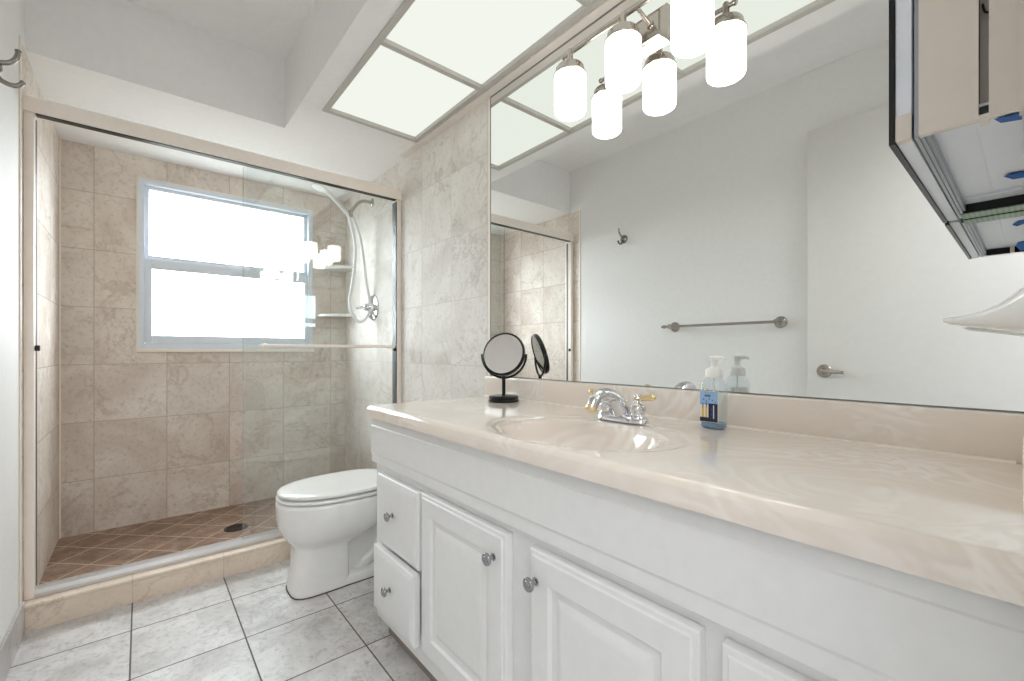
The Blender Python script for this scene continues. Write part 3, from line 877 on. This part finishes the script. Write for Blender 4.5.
for x in (0.475, 1.122):
    add_lathe(bm, (x, 2.4825, zb_), (0, -1, 0), [(0, 0.013), (0.006, 0.012), (0.010, 0.008), (0.040, 0.007)], 18)
o = obj('towel_bar', bm, M['champagne'], g1); o['label'] = 'champagne metal bar across the outer panel'

# ------------------------------------------------------------------ shower fittings
sh = thing('hand_shower', (XR, 2.90, 2.06), 'white hand shower with looping hose hung on a nickel shower arm', 'shower head')
bm = new_bm()
add_lathe(bm, (XR, 2.90, 2.062), (-1, 0, 0), [(0, 0.030), (0.004, 0.029), (0.010, 0.020), (0.012, 0.011)], 28)
add_tube(bm, [(XR - 0.005, 2.90, 2.062), (XR - 0.06, 2.90, 2.060), (XR - 0.10, 2.90, 2.035), (XR - 0.135, 2.90, 1.985), (XR - 0.150, 2.90, 1.960)], 0.0105, 14, 6)
add_lathe(bm, (1.052, 2.90, 1.965), (0, 0, -1), [(-0.012, 0.014), (0, 0.017), (0.02, 0.017), (0.03, 0.012)], 20)
obj('shower_arm', bm, M['nickel'], sh)
bm = new_bm()
add_tube(bm, [(1.045, 2.90, 1.940), (0.985, 2.90, 2.000), (0.915, 2.90, 2.062), (0.880, 2.90, 2.083)], 0.012, 14, 6, 0.015)
add_lathe(bm, (0.868, 2.90, 2.098), (-0.30, 0, -0.95), [(-0.012, 0.018), (0.0, 0.036), (0.012, 0.046), (0.022, 0.047), (0.024, 0.040)], 32)
obj('spray_head', bm, M['white_plastic'], sh)
bm = new_bm()
H_ = [(1.042, 2.90, 1.942), (1.078, 2.90, 1.80), (1.085, 2.895, 1.69), (1.064, 2.89, 1.50), (1.043, 2.885, 1.385), (1.057, 2.88, 1.293), (1.109, 2.88, 1.247),
      (1.165, 2.885, 1.296), (1.176, 2.89, 1.40), (1.156, 2.895, 1.53), (1.132, 2.90, 1.74), (1.098, 2.903, 1.875), (1.056, 2.903, 1.955)]
add_tube(bm, H_, 0.0098, 12, 8)
obj('hose', bm, M['hose'], sh)

va = thing('shower_valve', (XR, 2.877, 1.347), 'chrome round shower valve plate with lever on the shower side wall', 'shower valve')
bm = new_bm()
add_lathe(bm, (XR, 2.877, 1.347), (-1, 0, 0), [(0, 0.088), (0.003, 0.088), (0.010, 0.080), (0.013, 0.050), (0.014, 0.034)], 48)
obj('escutcheon', bm, M['chrome'], va)
bm = new_bm()
add_lathe(bm, (XR - 0.013, 2.877, 1.347), (-1, 0, 0), [(0, 0.032), (0.03, 0.027), (0.048, 0.022), (0.055, 0.014), (0.056, 0)], 28)
add_tube(bm, [(XR - 0.055, 2.877, 1.347), (XR - 0.085, 2.885, 1.342), (XR - 0.115, 2.895, 1.338)], 0.010, 12, 4, 0.008)
obj('lever', bm, M['chrome'], va)

def corner_shelf(z, label):
    bm = new_bm()
    R = 0.205; n = 24
    def outline(r, zz):
        pts = [(XR, YB, zz)]
        for k in range(n + 1):
            a = PI + (PI / 2) * k / n
            b = r * (0.90 + 0.10 * abs(math.cos(2 * (a - PI))))
            pts.append((XR + math.cos(a) * b, YB + math.sin(a) * b, zz))
        return pts
    add_rings(bm, [outline(R - 0.006, z), outline(R, z + 0.006), outline(R, z + 0.018), outline(R - 0.006, z + 0.022)])
    o = obj('corner_shelf', bm, M['porcelain'], None, angle=40)
    tag(o, label, 'shelf', 'white corner shelves in the shower')
corner_shelf(1.655, 'upper white corner shelf in the shower, above the other')
corner_shelf(1.305, 'lower white corner shelf in the shower, level with the valve')

fd = thing('floor_drain', (0.42, 2.965, 0.034), 'dark round drain grate in the brown shower floor', 'drain')
bm = new_bm()
add_lathe(bm, (0.42, 2.965, 0.0335), (0, 0, 1), [(0, 0.062), (0.003, 0.061), (0.004, 0.052), (0.002, 0.050), (0.002, 0)], 40)
obj('rim', bm, M['drain'], fd)
bm = new_bm()
for k in range(-4, 5):
    w = math.sqrt(max(0, 0.048 ** 2 - (k * 0.011) ** 2))
    add_box(bm, 0.42 + k * 0.011 - 0.003, 0.42 + k * 0.011 + 0.003, 2.965 - w, 2.965 + w, 0.034, 0.038)
obj('grate', bm, M['black'], fd, smooth=False)

# ------------------------------------------------------------------ robe hook and towel bar on the left wall
rh = thing('robe_hook', (XL, 1.963, 1.88), 'nickel double robe hook on the left wall near the shower', 'hook')
bm = new_bm()
add_lathe(bm, (XL, 1.963, 1.885), (1, 0, 0), [(0, 0.031), (0.004, 0.031), (0.009, 0.027), (0.013, 0.018), (0.018, 0.014), (0.024, 0.012), (0.028, 0.008)], 32)
obj('rosette', bm, M['hooknickel'], rh)
for pts in ([(0.010, 1.899), (0.026, 1.904), (0.042, 1.911), (0.053, 1.925), (0.058, 1.942), (0.0585, 1.951)], [(0.010, 1.868), (0.024, 1.852), (0.042, 1.845), (0.058, 1.848), (0.068, 1.860)]):
    bm = new_bm()
    P = [(XL + a, 1.966, z) for a, z in pts]
    add_tube(bm, P, 0.0075, 12, 6, 0.0062)
    dirv = Vector(P[-1]) - Vector(P[-2])
    add_lathe(bm, Vector(P[-1]) - dirv.normalized() * 0.003, dirv, [(0, 0.005), (0.002, 0.0075), (0.006, 0.0075), (0.008, 0.005)], 16)
    obj('prong', bm, M['hooknickel'], rh)

tb = thing('towel_bar', (XL, 1.235, 1.215), 'brushed nickel towel bar on the left wall beside the open door', 'towel bar')
for y in (1.555, 0.914):
    bm = new_bm()
    add_lathe(bm, (XL, y, 1.215), (1, 0, 0), [(0, 0.033), (0.004, 0.033), (0.010, 0.028), (0.018, 0.016), (0.034, 0.011), (0.050, 0.011), (0.054, 0.016), (0.072, 0.016), (0.078, 0.012), (0.080, 0)], 32)
    obj('post', bm, M['nickel'], tb)
bm = new_bm()
add_tube(bm, [(XL + 0.063, 0.900, 1.215), (XL + 0.063, 1.590, 1.215)], 0.0085, 16)
for y, s in ((0.890, -1), (1.588, 1)):
    add_lathe(bm, (XL + 0.063, y, 1.215), (0, s, 0), [(0, 0.009), (0.004, 0.012), (0.012, 0.012), (0.016, 0.007), (0.026, 0.008), (0.030, 0.004)], 16)
obj('rail', bm, M['nickel'], tb)

# ------------------------------------------------------------------ medicine cabinet on the doorway wall
KX0, KX1, KZ0, KZ1 = 0.693, 1.180, 1.302, 2.06
mc = thing('medicine_cabinet', (0.93, YW, KZ0), 'mirrored medicine cabinet with black edged door beside the wall mirror', 'medicine cabinet')
bm = new_bm()
# body: stepped near side, recessed bottom panel, black inner rims
add_box(bm, KX0, KX0 + 0.010, 0.0385, 0.0865, KZ0, KZ1)
add_box(bm, KX0 + 0.003, KX0 + 0.010, 0.0097, 0.0310, KZ0, KZ1)
add_box(bm, KX0 + 0.022, KX0 + 0.026, 0.0310, 0.0385, KZ0, KZ1)
add_box(bm, KX0 + 0.001, KX0 + 0.022, 0.0310, 0.0385, KZ0, KZ0 + 0.004)
add_box(bm, KX0, KX0 + 0.026, YW, 0.0097, KZ0, KZ1)
add_box(bm, KX0 + 0.026, KX1, YW, 0.008, KZ0 + 0.014, KZ1)
add_box(bm, KX0, KX1, YW, 0.0865, KZ1 - 0.012, KZ1)
obj('body', bm, M['steel'], mc, smooth=False)
bm = new_bm()
add_box(bm, KX0 + 0.012, 1.149, 0.008, 0.080, KZ0 + 0.016, KZ0 + 0.020)
add_box(bm, KX0 + 0.012, KX1 - 0.07, 0.044, 0.0448, KZ0 + 0.0152, KZ0 + 0.016)
add_box(bm, 1.090, 1.098, 0.012, 0.076, KZ0 + 0.012, KZ0 + 0.016)
obj('bottom_panel', bm, M['cabwhite'], mc, smooth=False)
bm = new_bm()
add_box(bm, KX0 + 0.010, KX0 + 0.012, 0.008, 0.0795, KZ0 + 0.0005, KZ0 + 0.016)
o = obj('end_rim', bm, M['black'], mc, smooth=False); o['label'] = 'black inner rim at the near end'
bm = new_bm()
add_box(bm, KX0 + 0.012, 1.149, 0.0795, 0.0830, KZ0 + 0.004, KZ0 + 0.018)
add_box(bm, KX0 + 0.012, 1.149, 0.0830, 0.0865, KZ0 + 0.0005, KZ0 + 0.018)
add_box(bm, KX0 + 0.002, KX1, 0.0868, 0.0905, KZ0 - 0.001, KZ1)
obj('hinge_rail', bm, M['cabgrey'], mc, smooth=False)
bm = new_bm()
add_box(bm, 1.149, 1.153, YW, 0.0865, KZ0 + 0.0004, KZ1)
o = obj('end_panel', bm, M['black'], mc, smooth=False); o['label'] = 'black end panel next to the wall mirror'
bm = new_bm()
add_box(bm, 1.1531, 1.196, YW, 0.0865, KZ0 - 0.0004, KZ1)
o = obj('end_glass', bm, M['green'], mc, smooth=False); o['label'] = 'green glass edge next to the wall mirror'
bm = new_bm()
add_box(bm, KX0, KX1 + 0.010, 0.0925, 0.1075, KZ0 - 0.001, KZ1, 0.002)
dr = obj('door', bm, M['cabwhite'], mc)
bm = new_bm(); add_box(bm, KX0 - 0.001, KX1 + 0.011, 0.1076, 0.1130, KZ0 - 0.003, KZ1)
o = obj('edge_band', bm, M['black'], dr, smooth=False); o['label'] = 'black edge of the door mirror'
bm = new_bm(); add_box(bm, KX0 + 0.006, KX1 + 0.004, 0.1131, 0.1140, KZ0 + 0.005, KZ1 - 0.006)
obj('door_mirror', bm, M['mirror'], dr, smooth=False)
bm = new_bm(); add_box(bm, KX0 - 0.0015, KX0 + 0.012, 0.0925, 0.1074, KZ0 - 0.0015, KZ0 + 0.030, 0.002)
o = obj('corner_cap', bm, M['steel'], dr); o['label'] = 'beige corner cap'
bm = new_bm()
hz = 1.425
add_tube(bm, [(KX0 + 0.022, 0.036, hz + 0.010), (KX0 + 0.014, 0.036, hz + 0.006), (KX0 + 0.012, 0.034, hz - 0.004), (KX0 + 0.012, 0.029, hz - 0.006), (KX0 + 0.012, 0.026, hz - 0.002)], 0.0011, 8, 4)
obj('wire_hook', bm, M['bronze'], mc)

def tape_piece(pts, label):
    bm = new_bm()
    a = [Vector(p) for p in pts]
    add_rings(bm, [[p for p in a], [p + Vector((0, 0, 0.0005)) for p in a]])
    o = obj('painters_tape', bm, M['tape'], None, smooth=False)
    tag(o, label, 'tape', 'blue tape under the medicine cabinet')
zt = KZ0 + 0.0150
tape_piece([(0.728, 0.0085, zt - 0.008), (0.712, 0.0205, zt - 0.014), (0.738, 0.0290, zt - 0.004), (0.768, 0.0245, zt), (0.775, 0.0085, zt)],
           'larger torn piece of blue painters tape under the medicine cabinet, nearer the camera')
tape_piece([(1.000, 0.0085, zt), (0.992, 0.0225, zt - 0.003), (1.004, 0.0290, zt - 0.001), (1.034, 0.0205, zt), (1.036, 0.0085, zt)],
           'smaller torn piece of blue painters tape under the medicine cabinet, nearer the wall mirror')

# white glazed bracket on the doorway wall below the cabinet
bm = new_bm()
rings = []
for k in range(15):
    f = k / 14.0
    y = YW + f * 0.094
    top_z = 1.108 + 0.052 * (1 - f) ** 2.4
    bot_z = 1.078 + 0.018 * f
    hw = 0.060 - 0.026 * f
    if k == 14: top_z, bot_z, hw = 1.106, 1.099, 0.028
    cz, hz2 = (top_z + bot_z) / 2, (top_z - bot_z) / 2
    rings.append([(1.045 + hw * math.cos(2 * PI * i / 28), y, cz + hz2 * abs(math.sin(2 * PI * i / 28)) ** 0.8 * (1 if math.sin(2 * PI * i / 28) >= 0 else -1)) for i in range(28)])
add_rings(bm, rings)
o = obj('wall_bracket', bm, M['porcelain'], None, angle=60)
tag(o, 'white glazed flared bracket on the doorway wall below the medicine cabinet', 'wall bracket')
